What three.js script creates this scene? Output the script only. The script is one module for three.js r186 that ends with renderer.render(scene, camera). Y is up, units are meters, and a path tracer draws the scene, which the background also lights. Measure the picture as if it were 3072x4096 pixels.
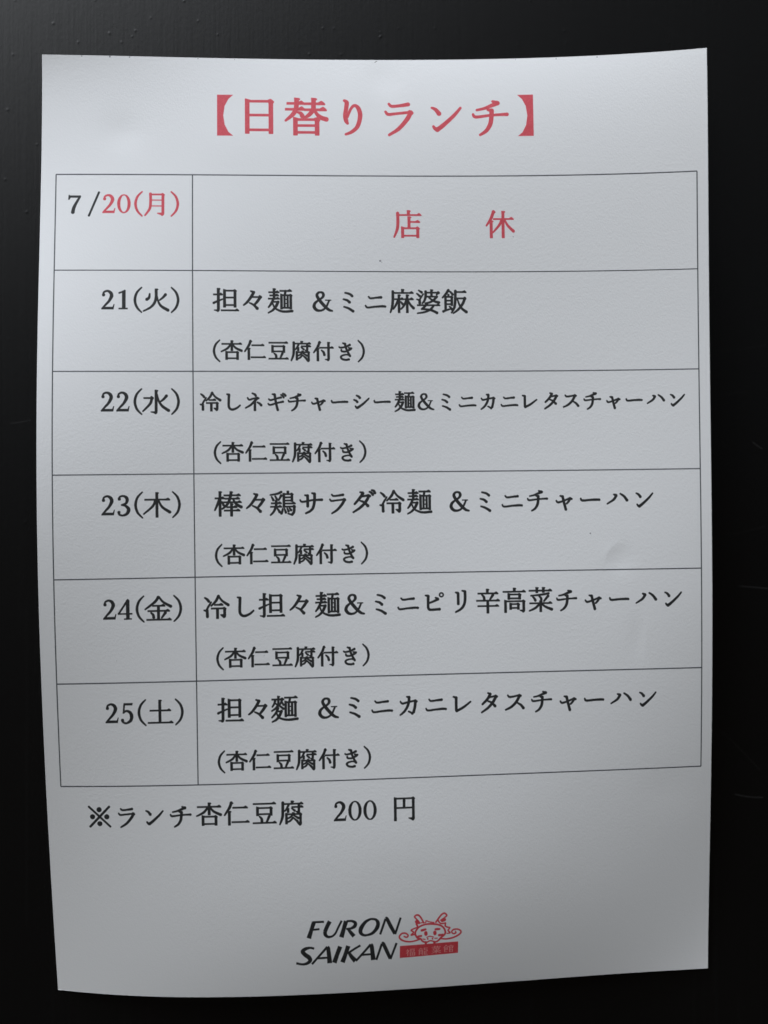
import * as THREE from 'three';

// ---------------------------------------------------------------- camera, sky, sun, exposure
const MM = 0.001, Y0 = 0.31;                      // sheet centre height above the foot of the board
const scene = new THREE.Scene();
const camera = new THREE.PerspectiveCamera(62, 0.75, 0.01, 50);
camera.position.set(-7.762 * MM, Y0 + 0.23 * MM, 274.831 * MM);
camera.up.set(0, 1, 0);
camera.lookAt(camera.position.x + 0.042362, camera.position.y + 0.001198, camera.position.z - 0.999102);

function skyTexture() {                           // cloudy sky, brightest high up to the left where the sun stands behind thin cloud; dim warm ground below
  const w = 512, h = 256, d = new Float32Array(w * h * 4), B = new THREE.Vector3(-0.5, 0.85, 0.12).normalize();
  const smooth = (a, b, x) => { const t = Math.min(1, Math.max(0, (x - a) / (b - a))); return t * t * (3 - 2 * t); };
  for (let j = 0; j < h; j++) for (let i = 0; i < w; i++) {
    const el = Math.PI * ((j + 0.5) / h - 0.5), az = 2 * Math.PI * ((i + 0.5) / w - 0.5);
    const y = Math.sin(el), x = Math.cos(el) * Math.cos(az), z = Math.cos(el) * Math.sin(az);
    const up = smooth(-0.06, 0.1, y), c = Math.max(0, x * B.x + y * B.y + z * B.z);
    const L = 0.006 + 0.02 * Math.max(0, y) + 5.6 * Math.pow(c, 10);
    const k = 4 * (j * w + i);
    d[k] = up * L * 0.965 + (1 - up) * 0.006;
    d[k + 1] = up * L * 1.0 + (1 - up) * 0.0048;
    d[k + 2] = up * L * 1.045 + (1 - up) * 0.0038;
    d[k + 3] = 1;
  }
  const t = new THREE.DataTexture(d, w, h, THREE.RGBAFormat, THREE.FloatType);
  t.mapping = THREE.EquirectangularReflectionMapping;
  t.magFilter = t.minFilter = THREE.LinearFilter;
  t.needsUpdate = true;
  return t;
}
scene.background = skyTexture();
scene.environment = scene.background;
const sun = new THREE.DirectionalLight(0xe9f1ff, 3);
sun.position.set(-0.22, Y0 + 0.95, 0.05);
sun.target.position.set(0, Y0, 0);
sun.castShadow = true;
sun.shadow.radius = 20;
sun.shadow.mapSize.set(2048, 2048);
Object.assign(sun.shadow.camera, { left: -0.4, right: 0.4, top: 0.4, bottom: -0.4, near: 0.05, far: 3 });
scene.add(sun, sun.target);

const renderer = new THREE.WebGLRenderer({ antialias: true });
renderer.setSize(768, 1024);
renderer.shadowMap.enabled = true;
renderer.toneMapping = THREE.LinearToneMapping;
renderer.toneMappingExposure = 2.24;

// ---------------------------------------------------------------- helpers
let seed = 20220720;
const rnd = () => { seed = (seed * 1664525 + 1013904223) >>> 0; return seed / 4294967296; };
function hash(i, j, k) { let h = (i * 374761393 + j * 668265263 + k * 1442695041) | 0; h = Math.imul(h ^ (h >>> 13), 1274126177); return ((h ^ (h >>> 16)) >>> 0) / 4294967296; }
function vnoise(x, y, k) {                         // value noise, 0..1
  const i = Math.floor(x), j = Math.floor(y), a = x - i, b = y - j, u = a * a * (3 - 2 * a), v = b * b * (3 - 2 * b);
  return (hash(i, j, k) * (1 - u) + hash(i + 1, j, k) * u) * (1 - v) + (hash(i, j + 1, k) * (1 - u) + hash(i + 1, j + 1, k) * u) * v;
}
function numbers(s) { return s.trim().split(/\s+/).map(Number); }
function greyTexture(a, w, h) {                    // heights 0..1 -> texture, row 0 at the bottom
  const d = new Uint8Array(w * h * 4);
  for (let k = 0; k < w * h; k++) { const g = Math.max(0, Math.min(255, Math.round(a[k] * 255))); d[4 * k] = d[4 * k + 1] = d[4 * k + 2] = g; d[4 * k + 3] = 255; }
  const t = new THREE.DataTexture(d, w, h);
  t.magFilter = t.minFilter = THREE.LinearFilter; t.needsUpdate = true;
  return t;
}
function meshOf(name, pos, uv, nor, idx, mat, parent, label) {
  const g = new THREE.BufferGeometry();
  g.setAttribute('position', new THREE.Float32BufferAttribute(pos, 3));
  g.setAttribute('uv', new THREE.Float32BufferAttribute(uv, 2));
  g.setAttribute('normal', new THREE.Float32BufferAttribute(nor, 3));
  g.setIndex(idx);
  const m = new THREE.Mesh(g, mat);
  m.name = name; m.castShadow = m.receiveShadow = true;
  if (label) m.userData.label = label;
  parent.add(m);
  return m;
}

// ---------------------------------------------------------------- the setting: a black painted board
const BW = 460, BH = 620;                          // mm
function boardMaterial() {
  const n = 2048, hgt = new Float32Array(n * n), px = BW / n, py = BH / n;
  for (let j = 0; j < n; j++) for (let i = 0; i < n; i++) {
    const x = i * px, y = j * py;
    hgt[j * n + i] = 0.3 + 0.045 * (vnoise(x * 1.9, y * 0.05, 1) - 0.5) + 0.035 * (vnoise(x * 0.8, y * 0.025 + x * 0.002, 2) - 0.5)
      + 0.028 * (vnoise(x * 4, y * 0.25, 3) - 0.5) + 0.03 * (vnoise(x * 1.3, y * 1.1, 4) - 0.5) + 0.012 * (hash(i, j, 5) - 0.5);
  }
  const nib = (mx, my, r, a) => {
    const ci = (mx + BW / 2) / px, cj = (my + Y0 * 1000) / py, ri = Math.ceil(2.2 * r / px), rj = Math.ceil(2.2 * r / py);
    for (let j = Math.floor(cj) - rj; j <= cj + rj; j++) for (let i = Math.floor(ci) - ri; i <= ci + ri; i++) {
      if (i < 0 || j < 0 || i >= n || j >= n) continue;
      const q = (((i - ci) * px) ** 2 + ((j - cj) * py) ** 2) / (r * r);
      hgt[j * n + i] += a * Math.exp(-q * 1.6);
    }
  };
  // specks of dust caught in the paint, mm from the centre of the board
  const N = numbers(`-101.4 155.7 -113.3 162.7 -83.8 153 -80 150.2 -75.6 154 -76.6 152.1 -93.6 149.9 -115.6 128
    -55.8 157.6 -49.5 153.4 -60.2 163.9 2.6 155.4 2.8 154.1 2.5 153.8 20.3 157.1 47.4 152.3 97.7 155.6 97.3 154.2
    108.6 163.7 123.8 144.7 51.5 166.8 -106.5 117.1 -70.7 158.2 -15.9 156.2 -12.3 156.2 8.5 156.8 -10 147.9
    -20.3 147.8 62.6 157.3 63.2 153.2 -114 145.5 -88.2 163.4 -116.4 105.8 -109.7 95.6 -115.2 55.1 -110.1 -2.8`);
  for (let k = 0; k < N.length; k += 2) nib(N[k], N[k + 1], 0.34 + 0.16 * rnd(), 0.16 + 0.12 * rnd());
  for (let k = 0; k < 420; k++) nib((rnd() - 0.5) * BW, -Y0 * 1000 + rnd() * BH, 0.2 + 0.16 * rnd(), 0.02 + 0.08 * rnd() * rnd());
  // paint colour with a few pale scratches
  const c = document.createElement('canvas'); c.width = 1536; c.height = 2048;
  const g = c.getContext('2d');
  g.fillStyle = '#060606'; g.fillRect(0, 0, 1536, 2048);
  const X = (x) => (x + BW / 2) / BW * 1536, Y = (y) => 2048 - (y + Y0 * 1000) / BH * 2048;
  for (let k = 0; k < 900; k++) {                  // brush marks of slightly different tone
    const x = rnd() * 1536, y = rnd() * 2048, l = 60 + 400 * rnd(), t = rnd();
    g.strokeStyle = t > 0.5 ? 'rgba(40,42,42,' + 0.12 * rnd() + ')' : 'rgba(4,4,4,' + 0.25 * rnd() + ')';
    g.lineWidth = 0.8 + 2.5 * rnd(); g.beginPath(); g.moveTo(x, y); g.lineTo(x + 4 * (rnd() - 0.5), y + l); g.stroke();
  }
  const S = ['-114.5 28.7 -112 28.8 -108.5 29.7', '114.3 39.1 119.3 39.7 123.1 40', '125.2 23.6 126.9 22.2 128.4 21.4', '121 -23.8 125.2 -24.1 130.2 -24.6',
    '119.3 -92.2 123.5 -93.3 128.5 -93.3', '114.3 53.3 122.7 54.2 129.4 55.5', '114.3 -71 120.9 -76.8 127.6 -84.3', '92.7 161.7 97.7 158.1 101 156.1', '116 -7 122.7 -6.2 129.4 -4.1', '-113.2 52.7 -110.9 52.4 -107.8 52.3'];
  S.forEach((s, k) => {
    const p = numbers(s), strong = [0, 2, 3, 4].includes(k);
    g.strokeStyle = strong ? 'rgba(110,112,112,0.3)' : 'rgba(90,92,92,0.13)'; g.lineWidth = strong ? 1.5 : 1.1; g.lineCap = 'round';
    g.beginPath(); g.moveTo(X(p[0]), Y(p[1])); g.quadraticCurveTo(X(p[2]), Y(p[3]), X(p[4]), Y(p[5])); g.stroke();
  });
  const map = new THREE.CanvasTexture(c); map.colorSpace = THREE.SRGBColorSpace;
  return new THREE.MeshPhysicalMaterial({ map, roughness: 0.27, ior: 1.84, bumpMap: greyTexture(hgt, n, n), bumpScale: 0.0002 });
}
{
  const x = BW / 2 * MM, y1 = BH * MM, t = 12 * MM, e = 1.2 * MM;
  const pos = [], uv = [], nor = [], idx = [];
  const quad = (a, b, c, d, m) => {
    const s = pos.length / 3;
    for (const p of [a, b, c, d]) { pos.push(...p); nor.push(...m); uv.push((p[0] + x) / (2 * x), p[1] / y1); }
    idx.push(s, s + 1, s + 2, s, s + 2, s + 3);
  };
  quad([-x + e, e, 0], [x - e, e, 0], [x - e, y1 - e, 0], [-x + e, y1 - e, 0], [0, 0, 1]);
  quad([x, 0, -t], [-x, 0, -t], [-x, y1, -t], [x, y1, -t], [0, 0, -1]);
  const r = Math.SQRT1_2;
  quad([-x, 0, -e], [-x + e, e, 0], [-x + e, y1 - e, 0], [-x, y1, -e], [-r, 0, r]);
  quad([x - e, e, 0], [x, 0, -e], [x, y1, -e], [x - e, y1 - e, 0], [r, 0, r]);
  quad([-x, 0, -e], [x, 0, -e], [x - e, e, 0], [-x + e, e, 0], [0, -r, r]);
  quad([-x + e, y1 - e, 0], [x - e, y1 - e, 0], [x, y1, -e], [-x, y1, -e], [0, r, r]);
  quad([-x, 0, -t], [-x, 0, -e], [-x, y1, -e], [-x, y1, -t], [-1, 0, 0]);
  quad([x, 0, -e], [x, 0, -t], [x, y1, -t], [x, y1, -e], [1, 0, 0]);
  quad([-x, 0, -t], [x, 0, -t], [x, 0, -e], [-x, 0, -e], [0, -1, 0]);
  quad([-x, y1, -e], [x, y1, -e], [x, y1, -t], [-x, y1, -t], [0, 1, 0]);
  const board = meshOf('board', pos, uv, nor, idx, boardMaterial(), scene, 'black painted board with brush streaks and dust specks behind the menu sheet');
  board.userData.category = 'board'; board.userData.kind = 'structure';
}

// ---------------------------------------------------------------- lettering, drawn stroke by stroke in a 100 x 100 box
// h x1 x2 y [w] thin bar | H x1 x2 y bar with a triangular stop | v x y1 y2 [w] upright with a head | w x y1 y2 [w] upright without
// b x1 x2 top bottom end [w] box | r x1 x2 top end [w] top bar and right upright | k x y x2 y2 hook | c (x y width)... curve | o x y rx ry wSide wTop ring | f (x y)... filled outline
const GLYPH = {
  '日': 'b 24 74.4 16.5 81 90;h 24 74 47.8',
  '替': 'v 29.3 8 26;c 29.3 24 9 27.8 33 9 21.8 45 8.5 6 59.3 4;H 7.9 47.6 20.7;H 4.5 48.5 34;c 31.4 40.4 4 38 43 7 41.6 49 9;v 65.8 8 28;c 65.8 26 9 64.6 35 9 56.7 45.5 8 46 53.5 4.5;H 45 91 21.2;H 46 94.5 34.8;c 68 37 5 74.8 47 7.2 83 53 8.8 93 56.3 9;b 26.6 73 57 85.8 93;h 27 73 70.5',
  'り': 'c 32 13.5 5 37 18 8.5 36 30 8.3 33.5 47 8 35.5 59 8.5 38.5 65 4.5;c 38 51 4.5 46 32 5 54 24.6 5.5 62 31 8.2 65.7 48 8.8 60 71 8 48 83.5 6.5 34.5 89.5 4.2',
  'ラ': 'c 28 21 4.5 34 26 5.8 50.7 25 5.8 69.4 22 8;c 20.5 38.5 4.3 26.5 44.3 6 44.7 42.7 5 72 39.8 5.5;c 72.5 38 6 77 41.5 7;c 75 40 8.5 66.4 56 8.8 48.3 77 7.4 27.8 90.5 4.6',
  'ン': 'c 20.5 29.5 3.8 29 34 7 36 43 9;c 23.5 71.5 4.5 26.5 76 6.5 32 79.5 8;c 32 78.5 9.5 40 73 8.6 55 60 7.6 70 45.5 6.6 82.5 30.5 4.4',
  'チ': 'c 52.5 16.5 4.5 61.5 20 8.5;c 63 20.5 9 49.5 26 7.2 34 32 5.4 18 35.5 4.2;c 9.7 45 4.2 15.7 51 6 44.7 47.8 4.8 68.8 46.2 5.2 83 45.8 7;c 41.5 34.8 4.2 49 36.8 7.5;c 50 37 8.8 49.5 49 8.6 46.5 67 8.6 37.5 82 7.2 24.2 91 4.4',
  '担': 'v 22.6 4 86 9.2;k 22.6 86 6.5 86.5;H 3.6 39.8 28;c 5.5 59.5 7 18 54 5.8 39 45 3.6;b 45.2 83.5 13.5 67.6 77;h 45 83 39.5;H 31.6 98.5 87.5',
  '々': 'c 43 14.5 4.2 53 18.5 8;c 54 19 9 44.7 36 9 30 56 7.4 16.6 67.5 4.4;h 46 77 37;c 76 34 7 80.5 37.5 6.5;c 78 37.5 9 68 52.4 9 57.3 65.5 6;c 38.3 58.8 3.8 53.7 67 6.8 66.4 80 9.6',
  '麺': 'v 30.6 4 47 8.6;H 9.8 51 18.6;H 13.5 49.5 30.5;H 8 52 42.7;c 26.5 47 7 18.8 63 7.6 9.8 75 4.2;h 27 44 54.6;c 45 55 9 37 72 8.8 24 87 6.4 8.9 96 3.8;c 23.3 56 4 33.3 77.5 5.2 53 88.6 6.6 71 91.2 7.4 97 89 8;H 50.5 97 13.2;c 73 14 7 70 28 7;b 57.7 92 29.5 76.9 83 8.2;w 69 30 76 6.6;w 80.5 30 76 6.6;h 69 81 45 4;h 69 81 60.5 4',
  '&': 'c 88 87.5 4 76 84 7.5 61.5 71.5 9.6 45 52.5 9.6 35 38 9 31.8 28 8.2 37 19.4 5.8 45 17.4 4.8 53 20 7 56 28 8.5 52.5 36.5 6.4 40 47 4.4;c 36 48.5 4.4 24 59.5 8 21 73 10 30 84.6 8.4 43.4 87 5.8 56 82.5 5 67 70.5 5 73 58 4.6 77 48.5 4.4;h 62 85 47.5 4',
  'ミ': 'c 37.4 19 4.8 53.7 23.5 7.2 63.7 31 8;c 31 43.4 4.8 44.7 47.4 7.6 53.7 55 8.8;c 33 72 4.8 50 78 7.2 66.4 88.5 8.8',
  'ニ': 'c 25 33.5 4.3 32.4 39.4 6 53 37.3 6 72 35.5 8;c 13.4 67 4.3 20.6 74.2 6 49.5 71.3 6 75 69.6 7.6 87.5 70.5 6.4',
  '麻': 'v 52.7 4 18;H 19 95 18.7;c 16.4 13.6 8.6 16 45 8.8 13.6 69 8.4 6.4 92.7 4.4;f 12 10 15 10 23 16 23 21 12 21;v 39 25 95 8.4;H 21.8 59 42.4;c 35.5 45 6.5 27 65 7 17.3 80 4.2;c 45.5 52 4 52.7 61 7.6;v 70 25 95 8.4;H 59 95 42.4;c 67 46 7 58 66 7.2 46 80 4.2;c 73.6 48 5 82 63.6 7 93.5 76 9',
  '婆': 'c 14 9 4 25 16.5 7.8;c 6.7 21 4 17.6 30.5 7.8;c 6.7 43 3.6 15.8 44.5 5 22 36 5 31 22.5 4.2;c 17 46 8 17.3 57 8.6;c 40 13.6 8 39.5 33 8.2 35 48 7.2 26.7 58 4.2;h 40 88 17.6;c 87 16 7 90 17.8 6.5;c 89.5 18 7 81 25 4.2;v 62 5 32 8;h 40 82 32.6;c 82 32.5 7.8 68.5 46.5 7 54 54.5 6.2 37.6 57.5 4.2;c 52 36 4 66.7 47 6.2 78 52 7.8 90 54.5 8;H 6.7 95 65;c 45 58.5 7.6 35 71 7 25 79.5 6.6;c 27 79 5.5 59.5 83.8 7 82 94 8.4;c 68.5 68 7 56 82 7 34 91.3 6.2 8.5 95.5 4.2',
  '飯': 'c 26 8 8.6 15.3 23.6 7.8 3.5 36.4 4.2;c 28 11 4.4 35.3 16.4 6.4 42 24.5 7.8;w 26 22 33 6.8;b 14.7 38.5 33.6 61 68 8;w 14.7 60 86 8;h 15 38 47.6;c 6 88.5 8 15.3 84.5 6.6 37 78 4.2;c 29 70 4 35 75 6.5 39.5 82 7.8;H 52.5 95 15;c 52.5 11 8.6 51.6 45 8.6 48 72.7 8.2 37 93.6 4.2;h 57 88 39;c 87 37 7 90 40 6.5;c 88 39 8.6 79 60 8.8 62.5 81 7 43.5 95.5 4.2;c 59 40 4 68 65.5 5.6 79 80 7.6 93 90.5 9.4',
  '杏': 'v 51 3 50 9;H 6.3 96 18.8;c 46 21 7 31 39 7.4 5.4 52.5 4.2;c 55 22 5 68.7 37 7.2 93 49 9;b 28 75.6 55.5 82.6 89.5',
  '仁': 'f 27 2.5 38 5.5 40 8 36 11 25 11;c 31.5 5.5 9 24.8 24 9 6.7 51.5 4.4;v 24 36 90 9;H 35.6 92.6 24.4;H 32 99 78',
  '豆': 'H 9.8 95.7 13;b 27 76.7 28.6 51.5 58;c 34 59.7 4 41.4 68 7.8 43 79 8.6;c 70 60 8.6 60.4 82 5.4;H 8.9 98 84',
  '腐': 'v 54 5 18;H 20 96 16.6;c 19.5 11.7 9 19 54 9 16 72 8.2 8 92 4.4;f 15 9 18 9 26 14 26 19 15 19;c 40.7 20 6.8 34 34 6.4 27 42.5 4.2;w 38.9 32 50 8;H 51.5 96 28.6;w 78.7 18 46 8;k 78.7 46 67 45;c 52.4 32.5 4 63 42 7;b 32.5 84.6 55 120 92 8;k 84.6 91 71.4 86.5;v 57.5 48 58 7;c 56 57 6 47 66 5.6 36 70.5 4.2;c 60.6 60 4 76.8 70 7.6;c 57 68 6 47 79 5.8 37 84 4.2;c 59.7 69.6 4 73.5 82.5 7.8',
  '付': 'f 28 6.5 39 9.5 41 12 37 15 26 15;c 32.5 9.5 9 24.8 30 9 6.7 56 4.4;v 24.4 36 95 9.2;H 31 96 34.7;v 72 9 87 9.2;k 72 87 55.5 86.5;c 41 46 4.2 50 55 7.8 53.5 66.5 9',
  'き': 'c 18 30.7 4.2 26 34.3 6.2 47.7 30 6 65.8 21.7 8;c 27.8 43.4 5 31 50.6 6.4 49.5 50.8 6 67 41.4 8;c 73 37 6 68 36.5 5.5 60 34.4 4.2;c 71 39 7 63 43.5 7;c 35 13.6 4.2 44 17 8;c 45 17 8 48.6 34.4 7.4 56.8 54 7.4 66.5 71 8;c 66 70 6 53 65.4 4.4 33.3 69 5.8 25.6 76.6 7 33.3 86 7 49.5 88.8 7 60.4 86.8 8.4',
  '冷': 'c 9 16 4.2 18 23 7.8 23.4 29.7 8;c 6.3 62 4.2 13.5 62.5 6 21.6 48.6 6.4 31.5 32.8 4.4;c 17 62 8.4 17.7 85 9;f 54 8 62 9 65 14 60 18 50 16;c 58 11 8.6 48.6 29 8 32 46 4.4;c 60.4 13.5 5 72 29 6.4 93 43.6 9;H 42 76 42.7;r 30.6 79.8 55.9 84;k 79.8 84 64 79;w 54 56 94 9',
  'し': 'c 26.5 17 4.4 35 19 8;c 35.5 20 9 34.6 45 8.6 34.6 72 8.6 42.7 83.6 8 55.3 84.7 7.8 71.5 77.5 6.8 84 66.7 5',
  'ネ': 'c 42 12.6 4.4 53 18 8 57.5 24 8;c 21.4 33 4.4 28.6 41.8 6.2 44 37.5 6 64 33 6.4;c 64 32 6 69.5 35.5 6.5;c 64.5 35 9 53 47 8.6 35 65 7.2 12.4 78.4 4.4;w 53.3 46 92 9;c 63.8 53 4.4 74.6 59.5 7.8 81 66.5 8.8',
  'ギ': 'c 18.9 38.6 4.4 27 43.8 6 54 36.3 5.8 72.7 32 7.2;c 16 59 4.4 25 65.2 6.6 54 56.8 5.8 81.7 51 7.2;c 35 17 4.4 44 18.6 8.5;c 45 19 9 48.5 45 8.6 54 72 8.4 58 87.5 8.8;c 72.7 19.7 5 80 24 7 84.4 31 7;c 80.8 14.4 5 88 17.5 7.4 93 24 7.6',
  'ャ': 'c 17.8 53.9 4.4 25 60.6 6.4 47.5 54.2 5.6 70 45 6;c 70 44.5 6 76 48 6.5;c 71 47 7.4 64 58 6.8 56.8 65.4 5.2;c 33 36 4.4 41 38 8;c 42 38.6 8.6 46.5 59.3 8.2 53.5 87.5 8.6',
  'ー': 'c 10.5 46.8 4.6 16.5 54.4 7 46.6 52.6 6.8 70 51.8 7.6 81 52.4 7',
  'シ': 'c 26.8 23.3 5 36 28 7.8 42 34.5 8.8;c 15 43 5 24.5 47 7.8 30 52.5 8.8;c 21.5 71.5 4.5 24.5 76.5 6.5 30 80 8;c 30 79 9.6 44 70.4 8.4 61.7 56.5 7.4 82 37 5',
  'カ': 'c 18.5 38 4.4 26.5 45.5 6.4 49.5 40.3 5.8 74 36 6;c 74 35 6 79 39 6.5;c 74.5 39 9 72.4 58 8.6 67.5 78 8.6;c 67.5 78 8 61.5 84.5 5.5;c 63 84.5 6 56 79 5.5 48.6 75.5 4.4;c 42.4 21 4.4 51 23 8;c 51 23 8.8 50 39 8.8 44 58 8.2 32 76 7.4 17.7 87.5 4.8',
  'レ': 'c 16 26.5 5 25.5 29.5 8.4;c 26 30 8.8 25.8 53 8.6 26 76.5 8.6;c 27.5 79 8.2 53 66 7.4 80 46 5',
  'タ': 'c 45.6 16 4.4 53 19.5 8.4;c 54 20 8.8 42.5 39 8.6 24.4 57 6.2;c 51 32 5.4 74 27.5 6;c 74 26.5 6 79 30 6.5;c 75.5 29.5 9 64 50 9 45 71 8 21 87.5 5;c 45 46 4.2 58.7 52 6.6 71.5 65 9',
  'ス': 'c 19.4 26 4.4 26.5 33 6.4 47.5 30.4 5.8 63 27 6;c 63 26 6 68.5 29.5 6.5;c 64 29.5 9 51 52.5 8.8 32.5 70 7.8 11 80.6 5;c 55 55 4.4 68.7 64 7.4 78 75.5 9',
  'ハ': 'c 36 33 4.8 43.7 36 8.4;c 45 37.5 8.8 35 52.5 7.4 11 68 4.2;c 61 30.6 4.8 75 41 7.6 85.5 55.5 9',
  '棒': 'v 20.8 4.5 97 8.8;H 1.5 38.6 30;c 17 34 6 12 51 8 1.8 73 4.6;c 27.7 43.4 5 33.5 55 7.8;v 60.3 5 16 8.8;c 60.3 12 8.8 57.3 27 8.8 52 43.4 8.4 42 58 7.6 28.3 68.7 4.6;H 33.8 96.4 19.6;H 37 93.4 31.6;H 32.5 99.5 44.6;c 67.5 32.5 4.6 75.3 47 7.4 85 56 9 97 62.5 9.6;v 62 49 97 8.8;H 43.4 83.8 62.7;H 34.4 94 75',
  '鶏': 'c 42.4 9.5 7.6 27.6 15.7 6.4 2.8 20 4.2;c 7.4 26.7 4.2 13.8 39 7.6;c 20.3 24 4.2 26.7 36.5 7.6;c 42.4 22.5 8.4 33 39.6 4.2;c 24 42 8.6 23 61 8.4 14.7 81 7.2 2.8 94 4.2;H 4.6 45 50.6;H 1.8 46 63.5;c 27.6 69 4.2 36 82.5 8;w 52 13 68 8.2;r 52 81.6 17.5 46 8.2;w 67 5 17 8;h 52 82 29.2;h 52 82 41;H 52 95.8 52;h 52 90 63.5;c 88 61.5 7 92 64.5 6;c 90 63 8.6 88.4 83 8.4 81.5 93 7.6;c 82 94 6 67 89 4.2;c 47.5 71 4.2 46 80 7 42.5 87.5 8.6;c 54 71 4.2 58.8 85 7.4;c 63.5 69 4.2 68.7 80.5 7.4;c 72 68 4.2 78 76.5 7.6',
  'サ': 'c 11.4 39.6 4.4 19.7 46.6 6 56.5 40.8 5.6 91.5 39.6 8;c 29 22 4.4 38 24 8;c 39 24 8.8 39 63 8.8;c 54.7 14.7 4.4 64 17.5 8.6;c 64.8 18.4 9 63.9 46 8.8 58.4 69 8.4 47.3 81.3 7.4 31.7 89 5',
  'ダ': 'c 32.5 13 4.4 42 15.5 8;c 43.4 17.5 9 30 36.5 9 12 57 6.4;c 40 29 6.6 63 25.5 6.6;c 64 24.5 6.5 69.5 28 7;c 65 28 9.2 58 42 9 48 56 9 30 72.5 8 6.6 87.5 5;c 32.5 45 4.4 47 51 7.2 61 64 9.4;c 68 12 5 75 16 7.8 80 23 8;c 76 6 5 83.5 9 8 88 16.3 8.6',
  'ピ': 'c 16 25 4.4 25 27 8;c 26.4 28.4 8.8 25.6 50 8.4 25.6 69 8.4 29.5 77 8 39 78.6 7.6 55.6 77.6 7.4 68 77 8.6;c 53.8 34 5 61.5 38.5 8.4;c 62.5 39.8 8.4 47.3 47 6.8 28.4 54 5;o 75.7 23.7 7 7 6 6',
  'リ': 'c 29 16 4.4 36.5 18.3 7.4;c 38.2 20 8.6 38.3 41.4 8.6 38.4 58.5 8.6;c 53.8 10 4.4 63 12.6 7.6;c 64.3 14 8.8 64 45 8.6 58.6 65 8.4 46.7 79 7.4 28.4 89 5',
  '辛': 'v 48 5 21;H 11 90 22;c 27 26 4.2 34.5 35 8 36 44 8.4;c 69 27.5 9 57 46 5;H 5.5 95.5 49;H 10 92 69;w 49 50 97 9',
  '高': 'v 49.6 3 16;H 5.5 93.6 17.3;b 28.7 69.6 27.6 42.2 47;b 15.5 84.5 53 120 90 8.8;w 15.5 88 96 8.8;k 84.5 88 69 87;b 35 64 63.6 78 85 8.4',
  '菜': 'H 4 93 15;v 34.7 2 24;v 59.3 2 23;c 79 25.5 7 53 30 6.2 12 33.6 4.4;c 19 38 4.2 25 44 7 28.4 51.5 8;c 43 36.4 4.2 49 41 7 51 48.5 8;c 77 35.5 8.6 61 54.5 5;H 5.6 93 62;v 48.4 52 95 8.8;c 44.7 64.5 7 27.5 80 7.4 5.6 90 4.4;c 53 65.5 5 67.5 76 7.2 90 85.5 9',
  '麵': 'v 25 2.5 40 7;H 0 47 15.4;c 13.3 20 7 10 31 6.4 3 42 4.2;c 16 31 4.2 23 37 6;c 37.4 20 7 34 29 6 30.7 34 4.2;c 39.8 28 4.2 43.4 35.5 6.6;c 24 38 7.6 15 48 7 1 57 4.4;c 30 39 5 43 49.8 7.6;c 23.5 47 7.6 17 63 7.6 1 81 4.2;h 21 34 59;c 36 58.5 8.6 27 78 8.6 16 90 7 2.4 97 4.2;c 18.7 65.7 4.2 26.5 81 5.4 45 88.8 6.8 66 90.5 7.4 94 87.5 8;H 46 96 9.8;c 68 11 6.8 65 25 7;b 51.5 87 26.5 74.7 81 7.8;w 62.7 27 74 6.8;w 74.7 27 74 6.8;h 63 75 42 4;h 63 75 58 4',
  '※': 'c 12 11.5 5.6 90 87 5.6;c 87 12 7 15.7 87 7;c 49.9 23 17 50.1 23 17;c 24.6 49.6 17 24.8 49.6 17;c 77.6 49.8 17 77.8 49.8 17;c 51 76 17 51.2 76 17',
  '円': 'b 16.5 84.4 11 120 88 8.8;w 16.5 80 95 8.8;k 84.4 87 66 84.5;w 49.7 12 46 8.6;h 16.5 84.4 46',
  '店': 'v 52 3.5 19;H 17 95 19.3;c 17 13 9 17.5 42 9 15 66 8.6 5 92 4.6;f 12.5 11 15 11 24 16.5 24 21.5 12.5 21.5;v 53.6 24 62 8.8;H 58 90 42;b 32.5 81.7 62.7 87.4 95',
  '休': 'f 22.5 5 33 7 35.5 10 31 14 21 14;c 27.5 8 9 19 31 9 4.2 54 4.6;v 19.6 37 95.5 9;H 26 94 32.5;v 58.5 6 95.5 9;c 54 34 7.6 47 51 7.6 26 76 4.4;c 64 36 5 74 54 7.2 92 72.5 9.2',
  '月': 'c 29.5 11 8.6 30 42 8.6 26.5 69 8 9.6 94 4.6;r 30 75.3 13.3 88;f 25 6.5 27.5 7 34 11.5 34 16 25 16;h 30 75 35 4.2;h 30 75 57.6 4.2;k 75.3 88 54 85.5',
  '火': 'v 50 6.6 22;c 50 15 9 49.5 39 8.8 43.5 61 8.2 29 78 6.8 3.6 92 4.2;c 52 34 5 58 57 5.6 69.3 74 8 93 88.5 9.6;c 26 26 4.2 23.5 41 8 15.5 47.5 9.6;c 84 29.5 9 74 41 6.6 62 50.6 3.8',
  '水': 'v 49 6 88 9;k 49 89 29 88;h 3 33 36.5;c 32 33 6.5 37 36.5 6;c 33.5 37 9 27 58 8 1.2 85.6 4.2;c 52 22 4.4 59 48 6 72.3 67.5 8.2 94 83 9.6;c 86.5 28.5 9 76 41 7 64.5 50 4.2',
  '木': 'v 48.8 3 97 9;H 3.6 97 30.4;c 42.5 33 7 34 54 7.6 1.2 83 4.2;c 55 34 5 68 58 7.2 95 77 9.6',
  '金': 'f 45 2 56 4.5 57.5 8 53 13 42 11;c 49.4 7 9 36 25 8.4 1.8 51 4.2;c 53.5 9 5.4 68 26 6.6 94 41.5 9.2;H 27 75 38.6;H 10 91.6 57.6;w 49.4 39 89 9;c 22.3 64 4.2 30 72 7.8 32 81.5 8.8;c 74.5 64.5 9 61 83.5 4.6;H 5.4 97.6 90',
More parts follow.
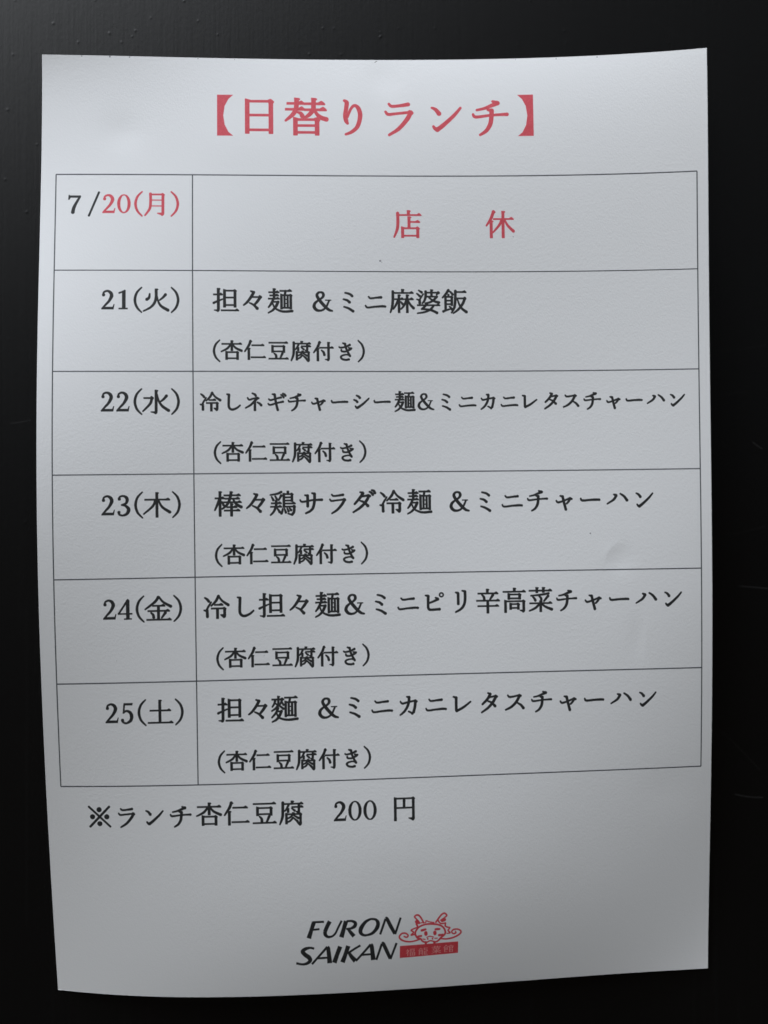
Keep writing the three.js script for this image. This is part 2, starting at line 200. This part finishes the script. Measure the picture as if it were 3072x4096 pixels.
  '土': 'v 48.2 3 87 9;H 11 90 42.8;H 3.6 97.6 88',
  '(': 'c 64.5 2 3.6 47 22 7 40 49.5 8.2 47 77 7 64.5 97 3.6',
  ')': 'c 35.5 2 3.6 53 22 7 60 49.5 8.2 53 77 7 35.5 97 3.6',
  '/': 'c 69 5.5 6 33 96 6',
  '【': 'f 60 2.7 94 2.7 84 12 76 28 73 49 76 70 84 86 94 94.5 60 94.5',
  '】': 'f 40 2.7 6 2.7 16 12 24 28 27 49 24 70 16 86 6 94.5 40 94.5',
  '2': 'c 33.8 31 9.5 34 30 9;c 32.5 30 5 35.5 20.5 5.4 47.5 15.8 6.2 59 22 10 63 35 11.4 54 54 8 40 70 6 29 83 4.6;f 26 86 26 82 32 76.5 67 76.5 71 66 74 66 70.5 86',
  '0': 'o 50 49.5 19.3 34.6 11.6 5',
  '1': 'w 52.5 15 84 11.6;c 35.5 23 4.4 46 19.5 4.6 56 14.5 4.8;f 33.5 80 66.8 80 66.8 85.5 33.5 85.5',
  '3': 'c 34.8 27 9 35 26.5 9;c 33 24 5 38 18 5.2 49 15.6 5.8 60 21 9.4 63 31 10.6 58 43 7 43 48.5 4.6;c 44 48.5 4.6 57 52 7.2 67 62 11 67 72 11.4 60 82.5 8.4 46 87.4 5.6 35 83.5 6 32.5 78 7;c 33 76 9 33.3 75.5 9',
  '4': 'c 60 15 6 43 41 5.2 26.5 65.5 5.2;h 25 76 66 5.6;w 59.8 15 86 11.2;f 45.5 82.5 74 82.5 74 87.6 45.5 87.6',
  '5': 'f 38 12.5 71 12.5 69 21 38 21;c 40 16 4.8 37 48 4.8;c 36.5 48.5 4.8 47 42 6 60 47 9.2 66 61 11.4 62 78 9.4 47 87.4 5.6 36 84 6 31.8 78 7;c 32.4 76 9 32.6 75.8 9',
  '7': 'f 28 15 31 15 33 17.2 73 17.2 73 23 71 26 36 26 31 34 26.8 34;c 70 22 6 57 46 8 48 66 10.6 44.5 83 11.6',
  '福': 'h 10 40 30 8;c 38 30 7 12 62 5;w 26 50 95 8;w 24 10 24 8;h 46 94 12 7;b 54 86 25 45 46 8;b 50 92 56 92 95 8;h 50 92 74 6;w 71 56 92 7',
  '龍': 'w 27 6 20 8;h 6 48 20 7;w 16 24 36 7;w 38 24 36 7;h 3 50 40 7;b 12 42 50 120 96 8;h 12 42 65 6;h 12 42 79 6;w 60 6 36 8;h 60 94 14 7;h 60 90 34 7;w 88 34 52 8;h 58 90 52 7;w 60 52 92 8;h 60 96 92 8;h 64 88 66 6;h 64 88 78 6',
  '館': 'c 26 6 8 4 34 5;c 28 10 6 46 26 6;b 14 38 36 62 64 8;h 14 38 49 6;w 14 60 90 8;h 10 40 86 7;w 74 4 16 8;h 52 96 18 7;w 54 18 30 8;w 94 18 30 8;b 62 88 34 50 52 8;w 62 50 95 8;b 62 88 64 90 95 8',
};
function strokeCurve(g, p, grow = 0, flat = false) {                       // p: x y w triples, smooth centre line of changing width, round ends
  const n = p.length / 3, X = [], Y = [], W = [];
  const cat = (a, b, c, d, t) => 0.5 * (2 * b + (c - a) * t + (2 * a - 5 * b + 4 * c - d) * t * t + (3 * b - a - 3 * c + d) * t * t * t);
  for (let i = 0; i < n - 1; i++) {
    const q = [Math.max(0, i - 1), i, i + 1, Math.min(n - 1, i + 2)];
    for (let s = 0; s < 12 || (i === n - 2 && s <= 12); s++) {
      const t = s / 12;
      X.push(cat(...q.map((k) => p[3 * k]), t)); Y.push(cat(...q.map((k) => p[3 * k + 1]), t)); W.push(p[3 * i + 2] + (p[3 * i + 5] - p[3 * i + 2]) * t + grow);
    }
  }
  const m = X.length;
  g.beginPath();
  for (const side of [1, -1]) for (let a = 0; a < m; a++) {
    const i = side > 0 ? a : m - 1 - a, j = Math.min(m - 1, i + 1), k = Math.max(0, i - 1);
    let dx = X[j] - X[k], dy = Y[j] - Y[k]; const l = Math.hypot(dx, dy) || 1; dx /= l; dy /= l;
    const x = X[i] - side * dy * W[i] / 2, y = Y[i] + side * dx * W[i] / 2;
    if (a === 0 && side > 0) g.moveTo(x, y); else g.lineTo(x, y);
  }
  g.closePath(); g.fill();
  if (!flat) for (const i of [0, m - 1]) { g.beginPath(); g.arc(X[i], Y[i], W[i] / 2, 0, 7); g.fill(); }
}
function poly(g, p) { g.beginPath(); for (let k = 0; k < p.length; k += 2) k ? g.lineTo(p[k], p[k + 1]) : g.moveTo(p[k], p[k + 1]); g.closePath(); g.fill(); }
function drawGlyph(g, ch, heavy = 0) {
  const T = 5.7 + heavy;                                     // thickness of the thin bars
  const bar = (x1, x2, y, w) => g.fillRect(x1, y - w / 2, x2 - x1, w);
  const post = (x, y1, y2, w0) => { const w = w0 + 0.7 + heavy; g.beginPath(); g.roundRect(x - w / 2, y1, w, y2 - y1, 1.4); g.fill(); };
  const shoulder = (x, y, w) => poly(g, [x - w / 2 - 2.5, y - T / 2, x - w / 2 + 1, y - 5, x + 0.5, y - 5.6, x + w / 2 + 2.6, y + 0.2, x + w / 2 + 2.2, y + 2.5, x + w / 2, y + 6, x - w / 2, y + 6]);
  for (const s of GLYPH[ch].split(';')) {
    const k = s[0], a = numbers(s.slice(1));
    if (k === 'h') bar(a[0], a[1], a[2], a[3] || T);
    else if (k === 'H') {
      const [x1, x2, y] = a; bar(x1, x2 - 2, y, T);
      poly(g, [x2 - 17, y - T / 2 + 1, x2 - 14, y - T / 2 - 1, x2 - 9.5, y - 6.6, x2 - 8, y - 6.8, x2 - 6, y - 5.8, x2 - 0.6, y - 0.6, x2 + 0.2, y + 1, x2 - 0.6, y + T / 2, x2 - 17, y + T / 2]);
    } else if (k === 'v') {
      const [x, y1, y2, w = 9] = a; post(x, y1, y2, w);
      poly(g, [x - w / 2 - 0.8, y1 - 0.6, x + w / 2, y1, x + w / 2 + 3.4, y1 + 1.8, x + w / 2 + 3.4, y1 + 3.6, x + w / 2, y1 + 7, x - w / 2, y1 + 7]);
    } else if (k === 'w') post(a[0], a[1], a[2], a[3] || 9);
    else if (k === 'b' || k === 'r') {
      const box = k === 'b', x1 = a[0], x2 = a[1], top = a[2], end = box ? a[4] : a[3], w = (box ? a[5] : a[4]) || 9;
      bar(x1, x2, top, T);
      if (box) {
        post(x1, top - 3, end, w);
        poly(g, [x1 - w / 2 - 0.6, top - 6, x1 - w / 2 + 1.5, top - 6, x1 + w / 2 + 3, top - T / 2, x1 + w / 2, top + 5, x1 - w / 2, top + 5]);
        if (a[3] < 110) bar(x1, x2, a[3], T);
      }
      post(x2, top - 2, end, w); shoulder(x2, top, w);
    } else if (k === 'k') {
      const [x, y, x2, y2] = a;
      poly(g, [x + 4.6, y - 3, x + 4.4, y + 3, x + 1, y + 7, x - 4, y + 8, x - 7.5, y + 4.6, x2, y2 + 1.8, x2 - 0.6, y2 - 1.6, x - 4.4, y2 - 2.2, x - 4.4, y - 3]);
    } else if (k === 'c') strokeCurve(g, a, 0.9 + heavy);
    else if (k === 'f') poly(g, a);
    else if (k === 'o') {
      const [x, y, rx, ry, ws, wt] = a;
      g.beginPath(); g.ellipse(x, y, rx + ws / 2, ry + wt / 2, 0, 0, 2 * Math.PI); g.ellipse(x, y, rx - ws / 2, ry - wt / 2, 0, 0, 2 * Math.PI, true); g.fill();
    }
  }
}

// ---------------------------------------------------------------- the print on the sheet (mm on an A4 page)
const A4W = 210, A4H = 297, COLS = [4.61, 46.78, 206.61], ROWS = [38.84, 69.76, 101.62, 133.49, 165.35, 197.31, 229.4];
const BLACK = '#121313', RED = '#ca444f';
const NW = 2048, NH = 2048, print = document.createElement('canvas'); print.width = NW; print.height = NH;
{
  const g = print.getContext('2d');
  g.fillStyle = '#e9e9e8'; g.fillRect(0, 0, NW, NH);
  g.scale(NW / A4W, NH / A4H);
  const put = (ch, u, v, em, colour) => { g.save(); g.fillStyle = colour; g.translate(u - em / 2, v - em / 2); g.scale(em / 100, em / 100); drawGlyph(g, ch, em < 7.5 ? 1.5 : ch === '&' ? 1.6 : em > 9 ? 0.2 : 0.8); g.restore(); };
  const run = (text, u, step, v, em, colour) => [...text].forEach((ch, k) => put(ch, u + k * step, v, em, colour));
  run('【日替りランチ】', 53.0, 14.82, 19.3, 14.82, RED);
  // table rules
  g.strokeStyle = '#2d3034'; g.lineWidth = 0.31;
  for (const y of ROWS) { g.beginPath(); g.moveTo(COLS[0], y); g.lineTo(COLS[2], y); g.stroke(); }
  for (const x of COLS) { g.beginPath(); g.moveTo(x, ROWS[0]); g.lineTo(x, ROWS[6]); g.stroke(); }
  // dates
  put('7', 10.4, 48.4, 8.3, BLACK); put('/', 16.3, 48.4, 8.3, BLACK);
  run('20', 21, 4.6, 48.4, 8.3, RED); put('(', 30, 48.4, 8.3, RED); put('月', 35.5, 48.4, 8.4, RED); put(')', 41.4, 48.4, 8.3, RED);
  [['21', '火'], ['22', '水'], ['23', '木'], ['24', '金'], ['25', '土']].forEach(([d, w], k) => {
    const v = 79.2 + 31.87 * k;
    run(d, 21, 4.6, v, 8.3, BLACK); put('(', 30, v, 8.3, BLACK); put(w, 35.65, v, 8.3, BLACK); put(')', 41.5, v, 8.3, BLACK);
  });
  // dishes
  put('店', 114.5, 54.5, 9.8, RED); put('休', 144.1, 54.5, 9.8, RED);
  run('担々麺', 57, 8.3, 79.2, 8.45, BLACK); put('&', 86.9, 79.2, 8.45, BLACK); run('ミニ麻婆飯', 95.3, 8.45, 79.2, 8.45, BLACK);
  run('冷しネギチャーシー麺&ミニカニレタスチャーハン', 52, 6.71, 111.1, 7.0, BLACK);
  run('棒々鶏サラダ冷麺', 57.1, 8.47, 142.85, 8.45, BLACK); put('&', 129.2, 142.8, 8.45, BLACK); run('ミニチャーハン', 137.7, 8.47, 142.8, 8.45, BLACK);
  run('冷し担々麺&ミニピリ辛高菜チャーハン', 53.1, 8.48, 174.6, 8.45, BLACK);
  run('担々麵', 57, 8.4, 206.6, 8.45, BLACK); put('&', 86.9, 206.6, 8.45, BLACK); run('ミニカニレタスチャーハン', 95.3, 8.5, 206.5, 8.45, BLACK);
  for (let k = 0; k < 5; k++) {
    const v = 95.2 + 31.83 * k;
    put('(', 53.95, v, 7.08, BLACK); run('杏仁豆腐付き', 58.65, 7.14, v, 7.08, BLACK); put(')', 99.15, v, 7.08, BLACK);
  }
  // price note
  put('※', 16.2, 239, 8.35, BLACK); run('ランチ杏仁豆腐', 24.7, 8.42, 238.9, 8.35, BLACK);
  put('2', 90.4, 239, 8.3, BLACK); run('00', 95, 4.7, 239, 8.3, BLACK); put('円', 110.4, 239, 8.35, BLACK);
  // stray specks and a hair on the paper
  g.fillStyle = 'rgba(50,50,54,0.65)';
  for (const [x, y, r] of [[105.5, 66.3, 0.28], [106.0, 66.7, 0.12], [171.1, 153.7, 0.22], [148.1, 58.5, 0.13], [12.3, 0.25, 0.18], [21, 0.3, 0.24], [27.1, 0.3, 0.2], [48.5, 0.3, 0.15], [163, 0.5, 0.16], [176, 0.5, 0.18], [150, 0.4, 0.12], [60, 0.4, 0.12], [67.5, 190, 0.1], [22.8, 190.5, 0.1]]) { g.beginPath(); g.arc(x, y, r, 0, 7); g.fill(); }
  g.strokeStyle = 'rgba(60,52,46,0.8)'; g.lineWidth = 0.14; g.beginPath(); g.moveTo(104.7, 0.9); g.quadraticCurveTo(105.1, 0.5, 105.5, 0.4); g.stroke();

  // shop logo: slanted flared capitals
  const frame = (o, x, y, w, h, f) => { g.save(); g.transform((x[0] - o[0]) / w, (x[1] - o[1]) / w, (y[0] - o[0]) / h, (y[1] - o[1]) / h, o[0], o[1]); f(); g.restore(); };
  frame([73.03, 265.98], [132.52, 268.87], [72.68, 290.19], 1659, 655, () => {
    g.fillStyle = '#121313';
    const caps = ['250 190 28 228 258 25 206 331 32', '240 192 11 290 189 9 336 187 9', '234 258 8 298 250 9', '387 183 28 365 225 25 346 272 25', '346 270 25 350 300 22 375 318 13 410 311 9 437 285 9 462 232 9 490 177 10',
      '528 180 30 508 250 26 488 320 32', '532 182 9 575 179 11 608 196 20 603 224 22 570 244 12 530 249 8', '545 248 12 570 280 22 598 312 26',
      '778 164 11 740 164 10 695 190 18 660 240 28 655 278 24 678 301 14 712 302 10 760 284 16 798 238 26 806 196 24 790 170 14 770 164 10',
      '872 160 11 826 297 10', '872 160 12 884 162 22 918 226 24 955 292 20', '1004 152 10 957 296 10',
      '252 421 11 218 414 10 178 424 20 153 447 26 172 473 28 208 500 30 218 527 24 190 552 16 150 560 11 98 551 11', '366 405 12 300 482 10 234 558 10', '366 405 14 374 420 26 382 484 28 388 548 34', '285 506 9 378 500 9',
      '478 402 30 452 472 27 428 545 32', '548 397 30 525 468 26 499 541 32', '654 393 9 600 425 9 548 460 10', '552 455 14 580 495 26 612 530 34', '744 384 12 680 458 10 616 530 10', '744 384 14 752 398 26 760 460 28 768 522 34', '665 477 9 756 470 9',
      '842 378 11 794 522 10', '842 378 12 854 380 22 886 446 24 916 512 20', '970 374 10 918 516 10'];
    for (const s of caps) strokeCurve(g, numbers(s), 8, true);
    g.fillStyle = '#c3353d'; poly(g, [1000, 402, 1515, 368, 1515, 470, 1000, 508]);
    g.fillStyle = '#dc918d';
    [['福', 1046, 425], ['龍', 1160, 417], ['菜', 1276, 407], ['館', 1384, 398]].forEach(([ch, x, y]) => { g.save(); g.transform(0.92, -0.06, 0, 0.72, x, y); drawGlyph(g, ch); g.restore(); });
  });
  // small round emblem head with horns, mane and whiskers
  frame([107.18, 269.84], [130.12, 271.16], [107.1, 283.69], 1659, 973, () => {
    g.fillStyle = '#c43640';
    const lines = ['510 700 30 465 620 32 478 540 30 560 445 28 700 392 28 850 382 32 1000 402 28 1100 455 30 1150 545 32 1140 615 30 1060 690 32 1010 745 30 960 785 28 900 800 26', '510 700 30 590 725 28 620 770 28 680 798 28 730 800 22 790 772 18 850 772 18 900 795 24', '705 800 38 706 855 38', '900 795 38 902 850 38',
      '655 355 26 610 270 26 555 195 28 500 178 26 448 215 26 480 262 22 545 330 22 565 370 18', '490 330 60 512 340 64 520 345 56', '490 380 34 515 440 28 505 470 26', '530 375 10 620 352 12 700 352 12 712 310 16 790 335 14 890 352 16',
      '935 342 28 1000 250 28 1065 170 28 1130 138 28 1185 182 26 1150 225 22 1040 300 14', '1080 310 50 1120 290 64 1140 285 50', '985 300 26 1015 345 26 1060 375 24 1160 360 18', '1158 365 22 1150 425 26 1200 455 22 1258 470 20 1215 530 24 1262 585 22 1190 600 12',
      '480 470 18 370 524 22 425 570 22 368 635 24 440 620 24', '610 530 40 650 520 44 700 505 34', '930 505 40 980 500 44 1020 498 34', '705 585 66 707 615 66', '912 575 66 914 602 66', '530 665 30 600 655 32', '1010 640 40 1090 635 44',
      '730 688 14 800 664 12 880 682 14', '748 722 26 750 726 26', '858 718 26 862 720 26', '640 728 12 690 735 12', '908 712 12 970 708 12',
      '580 725 24 430 775 24 280 785 26 150 745 28 100 680 26 150 605 26 235 592 26 300 640 24 270 685 24 210 668 22', '1040 715 22 1180 728 24 1350 690 26 1490 610 28 1508 545 26 1430 502 24 1340 515 24 1300 565 22 1340 608 22 1398 585 22 1385 555 16'];
    for (const s of lines) strokeCurve(g, numbers(s), 10);
  });
}

{                                                  // toner lies a little unevenly
  const g = print.getContext('2d'), im = g.getImageData(0, 0, NW, NH), d = im.data;
  for (let j = 0; j < NH; j++) for (let i = 0; i < NW; i++) {
    const k = 4 * (j * NW + i), ink = 1 - d[k + 1] / 233;
    if (ink < 0.05) continue;
    const x = i * A4W / NW, y = j * A4H / NH, t = ink * (22 * vnoise(x * 1.1, y * 1.1, 21) * vnoise(x * 3.5, y * 3.5, 22) + 14 * hash(i, j, 23));
    for (let c = 0; c < 3; c++) d[k + c] = Math.min(255, d[k + c] + t);
  }
  g.putImageData(im, 0, 0);
}

// ---------------------------------------------------------------- the sheet of paper: a curled A4 page, mm in the board's frame
const SHAPE = [  // Chebyshev orders along and down the page, then x, y, z
  [0, 0, 3.134, -1.939, 6.143], [0, 1, 2.042, -148.208, 0.572], [0, 2, -0.079, -0.007, -2.802], [0, 3, -0.055, 0.021, -0.51], [0, 4, 0.006, 0.018, -0.05], [0, 5, 0.013, 0.011, 0.019],
  [1, 0, 104.948, 1.416, -0.685], [1, 1, -0.081, -0.136, -1.996], [1, 2, 0.024, 0.008, 1.843], [1, 3, -0.021, -0.023, -0.112], [1, 4, 0.005, -0.013, -0.41], [1, 5, -0.001, 0.009, 0.232],
  [2, 0, -0.013, 0.039, 0.177], [2, 1, 0.053, 0.141, -2.797], [2, 2, -0.022, 0.053, -0.711], [2, 3, 0.021, -0.026, -0.038], [2, 4, 0.005, 0.001, 0.555],
  [3, 0, -0.044, -0.025, 0.556], [3, 1, 0.006, -0.072, 0.099], [3, 2, -0.049, -0.035, 0.228], [3, 3, 0.003, -0.01, 0.225], [4, 0, 0.001, 0.018, -0.032], [4, 1, 0.027, 0.009, -0.055], [4, 2, 0.011, 0.004, 0.051]];
const DENTS = [[-12, -12, 24, 24, -1.2], [-15, 315, 42, 50, -0.6], [125, 225, 70, 45, -0.8], [25, 25, 6, 5.5, -0.1], [107, 6.5, 6, 5, -0.07], [104, 18, 5, 7, -0.04], [180.5, 162, 4.2, 4.6, -0.07], [186, 188, 3.2, 6.5, -0.05], [196, 236, 9, 7, -0.05], [70, 176, 16, 9, 0.05], [152, 176, 14, 8, 0.05], [110, 262, 18, 9, -0.05], [60, 27, 12, 9, 0.05], [150, 95, 18, 12, 0.05], [40, 150, 14, 20, -0.05], [120, 215, 20, 14, 0.05], [170, 250, 16, 20, -0.05]];
function sheetPoint(u, v) {
  const s = 2 * u / A4W - 1, t = 2 * v / A4H - 1, a = [1, s], b = [1, t];
  for (let k = 2; k < 6; k++) { a.push(2 * s * a[k - 1] - a[k - 2]); b.push(2 * t * b[k - 1] - b[k - 2]); }
  let x = 0, y = 0, z = 0;
  for (const [i, j, cx, cy, cz] of SHAPE) { const w = a[i] * b[j]; x += cx * w; y += cy * w; z += cz * w; }
  for (const [du, dv, ru, rv, h] of DENTS) z += h * Math.exp(-(((u - du) / ru) ** 2) - ((v - dv) / rv) ** 2);
  const cx = u - 181.5, cy = v - 163, rho = Math.hypot(cx, cy), ang = Math.atan2(-cy, -cx);   // a small pressed crease with a crisp rim
  if (rho < 12) z += 0.06 * Math.exp(-Math.sqrt((rho - 6) ** 2 + 0.4) / 1.3) * Math.exp(-(((ang - 0.7) / 0.75) ** 2));
  const q = u - 188.5 + 0.12 * (v - 187); z += 0.035 * Math.exp(-Math.sqrt(q * q + 0.2) / 1.0) * Math.exp(-(((v - 187) / 6) ** 2));
  return [x, y, z];
}
function sheetNormal(u, v) {
  const e = 0.3, p = sheetPoint(u - e, v), q = sheetPoint(u + e, v), r = sheetPoint(u, v - e), s = sheetPoint(u, v + e);
  const a = new THREE.Vector3(q[0] - p[0], q[1] - p[1], q[2] - p[2]), b = new THREE.Vector3(r[0] - s[0], r[1] - s[1], r[2] - s[2]);
  return a.cross(b).normalize();
}
function paperBump() {                             // felt-like grain of the paper; the toner stands a few microns proud
  const n = 2048, a = new Float32Array(n * n), ink = print.getContext('2d').getImageData(0, 0, n, n).data;
  for (let j = 0; j < n; j++) for (let i = 0; i < n; i++) {
    const x = i * A4W / n, y = j * A4H / n, src = 4 * ((n - 1 - j) * n + i);
    const k = 1 - ink[src + 1] / 233;
    a[j * n + i] = 0.3 + 0.2 * (vnoise(x * 3.4 + 0.6 * y, y * 2.9, 11) - 0.5) + 0.09 * (vnoise(x * 1.5 + 3, y * 1.3, 12) - 0.5) + 0.1 * (vnoise(x * 4.8, y * 3.4, 13) - 0.5) + 0.1 * (vnoise(x * 0.12, y * 0.1, 14) - 0.5) + 0.1 * Math.max(0, k);
  }
  return greyTexture(a, n, n);
}
const printMap = new THREE.CanvasTexture(print); printMap.colorSpace = THREE.SRGBColorSpace; printMap.anisotropy = 8;
const paperFace = new THREE.MeshStandardMaterial({ map: printMap, roughness: 0.82, bumpMap: paperBump(), bumpScale: 0.00005 });
const paperPlain = new THREE.MeshStandardMaterial({ color: 0xecebe8, roughness: 0.9 });

const sheet = new THREE.Group();
sheet.name = 'menu_sheet'; sheet.position.set(0, Y0, 0);
sheet.userData = { label: 'curled white paper lunch menu with red heading and table, on the black board', category: 'menu' };
scene.add(sheet);
const group = (name, parent, label) => { const o = new THREE.Group(); o.name = name; parent.add(o); if (label) o.userData.label = label; return o; };

// printed areas that become parts: [u0, u1, v0, v1]
const LOGO = 108.7;
const areas = [];
areas.push({ r: [50, 160, 10.6, 28.2], name: 'heading', parent: sheet, label: 'red bracketed heading across the top of the sheet' });
const rowLabel = ['first table row with red date and red closed notice', 'table row dated 21 with black lettering', 'table row dated 22 with the smallest dish lettering', 'table row dated 23 with black lettering', 'table row dated 24 with the longest large dish name', 'last table row dated 25'];
for (let k = 0; k < 6; k++) {
  const row = group('table_row', sheet, rowLabel[k]);
  areas.push({ r: [COLS[0] - 0.15, COLS[1], ROWS[k] - (k ? 0 : 0.15), ROWS[k + 1] + (k === 5 ? 0.15 : 0)], name: 'date_cell', parent: row });
  areas.push({ r: [COLS[1], COLS[2] + 0.15, ROWS[k] - (k ? 0 : 0.15), ROWS[k + 1] + (k === 5 ? 0.15 : 0)], name: 'dish_cell', parent: row });
}
areas.push({ r: [11, 116, 233.6, 244.4], name: 'price_note', parent: sheet, label: 'black price note below the table' });
const logo = group('logo', sheet, 'shop logo of slanted black capitals and red emblem near the bottom edge');
areas.push({ r: [75, LOGO, 269, 289], name: 'lettering', parent: logo }, { r: [LOGO, 131, 269, 289], name: 'emblem', parent: logo });

function cuts(max, step, extra) {
  const s = new Set(extra.map((x) => +x.toFixed(3)));
  for (let x = 0; x <= max + 1e-6; x += step) if (!extra.some((e) => Math.abs(e - x) < step * 0.3)) s.add(+x.toFixed(3));
  s.add(0); s.add(max);
  return [...s].sort((a, b) => a - b);
}
const fine = (a, b) => { const o = []; for (let x = a; x <= b; x += 0.5) o.push(x); return o; };   // closer mesh round the creases
const U = cuts(A4W, 2.1, [...areas.flatMap((a) => [a.r[0], a.r[1]]), ...fine(170.1, 193)]), V = cuts(A4H, 2.2, [...areas.flatMap((a) => [a.r[2], a.r[3]]), ...fine(152.2, 165), ...fine(176.2, 197)]);
const PT = V.map((v) => U.map((u) => sheetPoint(u, v))), NM = V.map((v) => U.map((u) => sheetNormal(u, v)));
const owner = (u, v) => areas.findIndex((a) => u > a.r[0] && u < a.r[1] && v > a.r[2] && v < a.r[3]);
const faces = [];                                  // faces[k + 1]: front cells of area k, faces[0]: the plain paper
for (let k = 0; k <= areas.length; k++) faces.push({ pos: [], uv: [], nor: [], idx: [], seen: new Map() });
function vertex(f, i, j) {
  const key = j * U.length + i;
  if (!f.seen.has(key)) { f.seen.set(key, f.pos.length / 3); const p = PT[j][i], n = NM[j][i]; f.pos.push(p[0] * MM, p[1] * MM, p[2] * MM); f.nor.push(n.x, n.y, n.z); f.uv.push(U[i] / A4W, 1 - V[j] / A4H); }
  return f.seen.get(key);
}
for (let j = 0; j < V.length - 1; j++) for (let i = 0; i < U.length - 1; i++) {
  const f = faces[owner((U[i] + U[i + 1]) / 2, (V[j] + V[j + 1]) / 2) + 1];
  const a = vertex(f, i, j), b = vertex(f, i + 1, j), c = vertex(f, i + 1, j + 1), d = vertex(f, i, j + 1);
  f.idx.push(a, d, c, a, c, b);
}
meshOf('paper', faces[0].pos, faces[0].uv, faces[0].nor, faces[0].idx, paperFace, sheet);
areas.forEach((a, k) => { const f = faces[k + 1]; meshOf(a.name, f.pos, f.uv, f.nor, f.idx, paperFace, a.parent, a.label); });
{                                                  // back of the page and its cut edge, slightly rounded by the blade
  const T = 0.13, pos = [], uv = [], nor = [], idx = [], w = U.length, h = V.length;
  for (let j = 0; j < h; j++) for (let i = 0; i < w; i++) { const p = PT[j][i], n = NM[j][i]; pos.push((p[0] - T * n.x) * MM, (p[1] - T * n.y) * MM, (p[2] - T * n.z) * MM); nor.push(-n.x, -n.y, -n.z); uv.push(U[i] / A4W, V[j] / A4H); }
  for (let j = 0; j < h - 1; j++) for (let i = 0; i < w - 1; i++) { const a = j * w + i; idx.push(a, a + 1, a + w + 1, a, a + w + 1, a + w); }
  const rim = (list, out) => {
    for (let k = 0; k < list.length - 1; k++) {
      const s = pos.length / 3;
      for (const [i, j] of [list[k], list[k + 1]]) { const p = PT[j][i], n = NM[j][i]; for (const t of [0, T]) { const b = t ? 0.2 : 0; pos.push((p[0] - t * n.x + b * out[0]) * MM, (p[1] - t * n.y + b * out[1]) * MM, (p[2] - t * n.z) * MM); nor.push(out[0] * Math.SQRT1_2, out[1] * Math.SQRT1_2, Math.SQRT1_2); uv.push(0.5, 0.5); } }
      idx.push(s, s + 2, s + 3, s, s + 3, s + 1);
    }
  };
  rim(V.map((_, j) => [0, j]), [-1, 0, 0]); rim(V.map((_, j) => [w - 1, h - 1 - j]), [1, 0, 0]);
  rim(U.map((_, i) => [w - 1 - i, 0]), [0, 1, 0]); rim(U.map((_, i) => [i, h - 1]), [0, -1, 0]);
  meshOf('paper_back', pos, uv, nor, idx, paperPlain, sheet);
}

renderer.render(scene, camera);
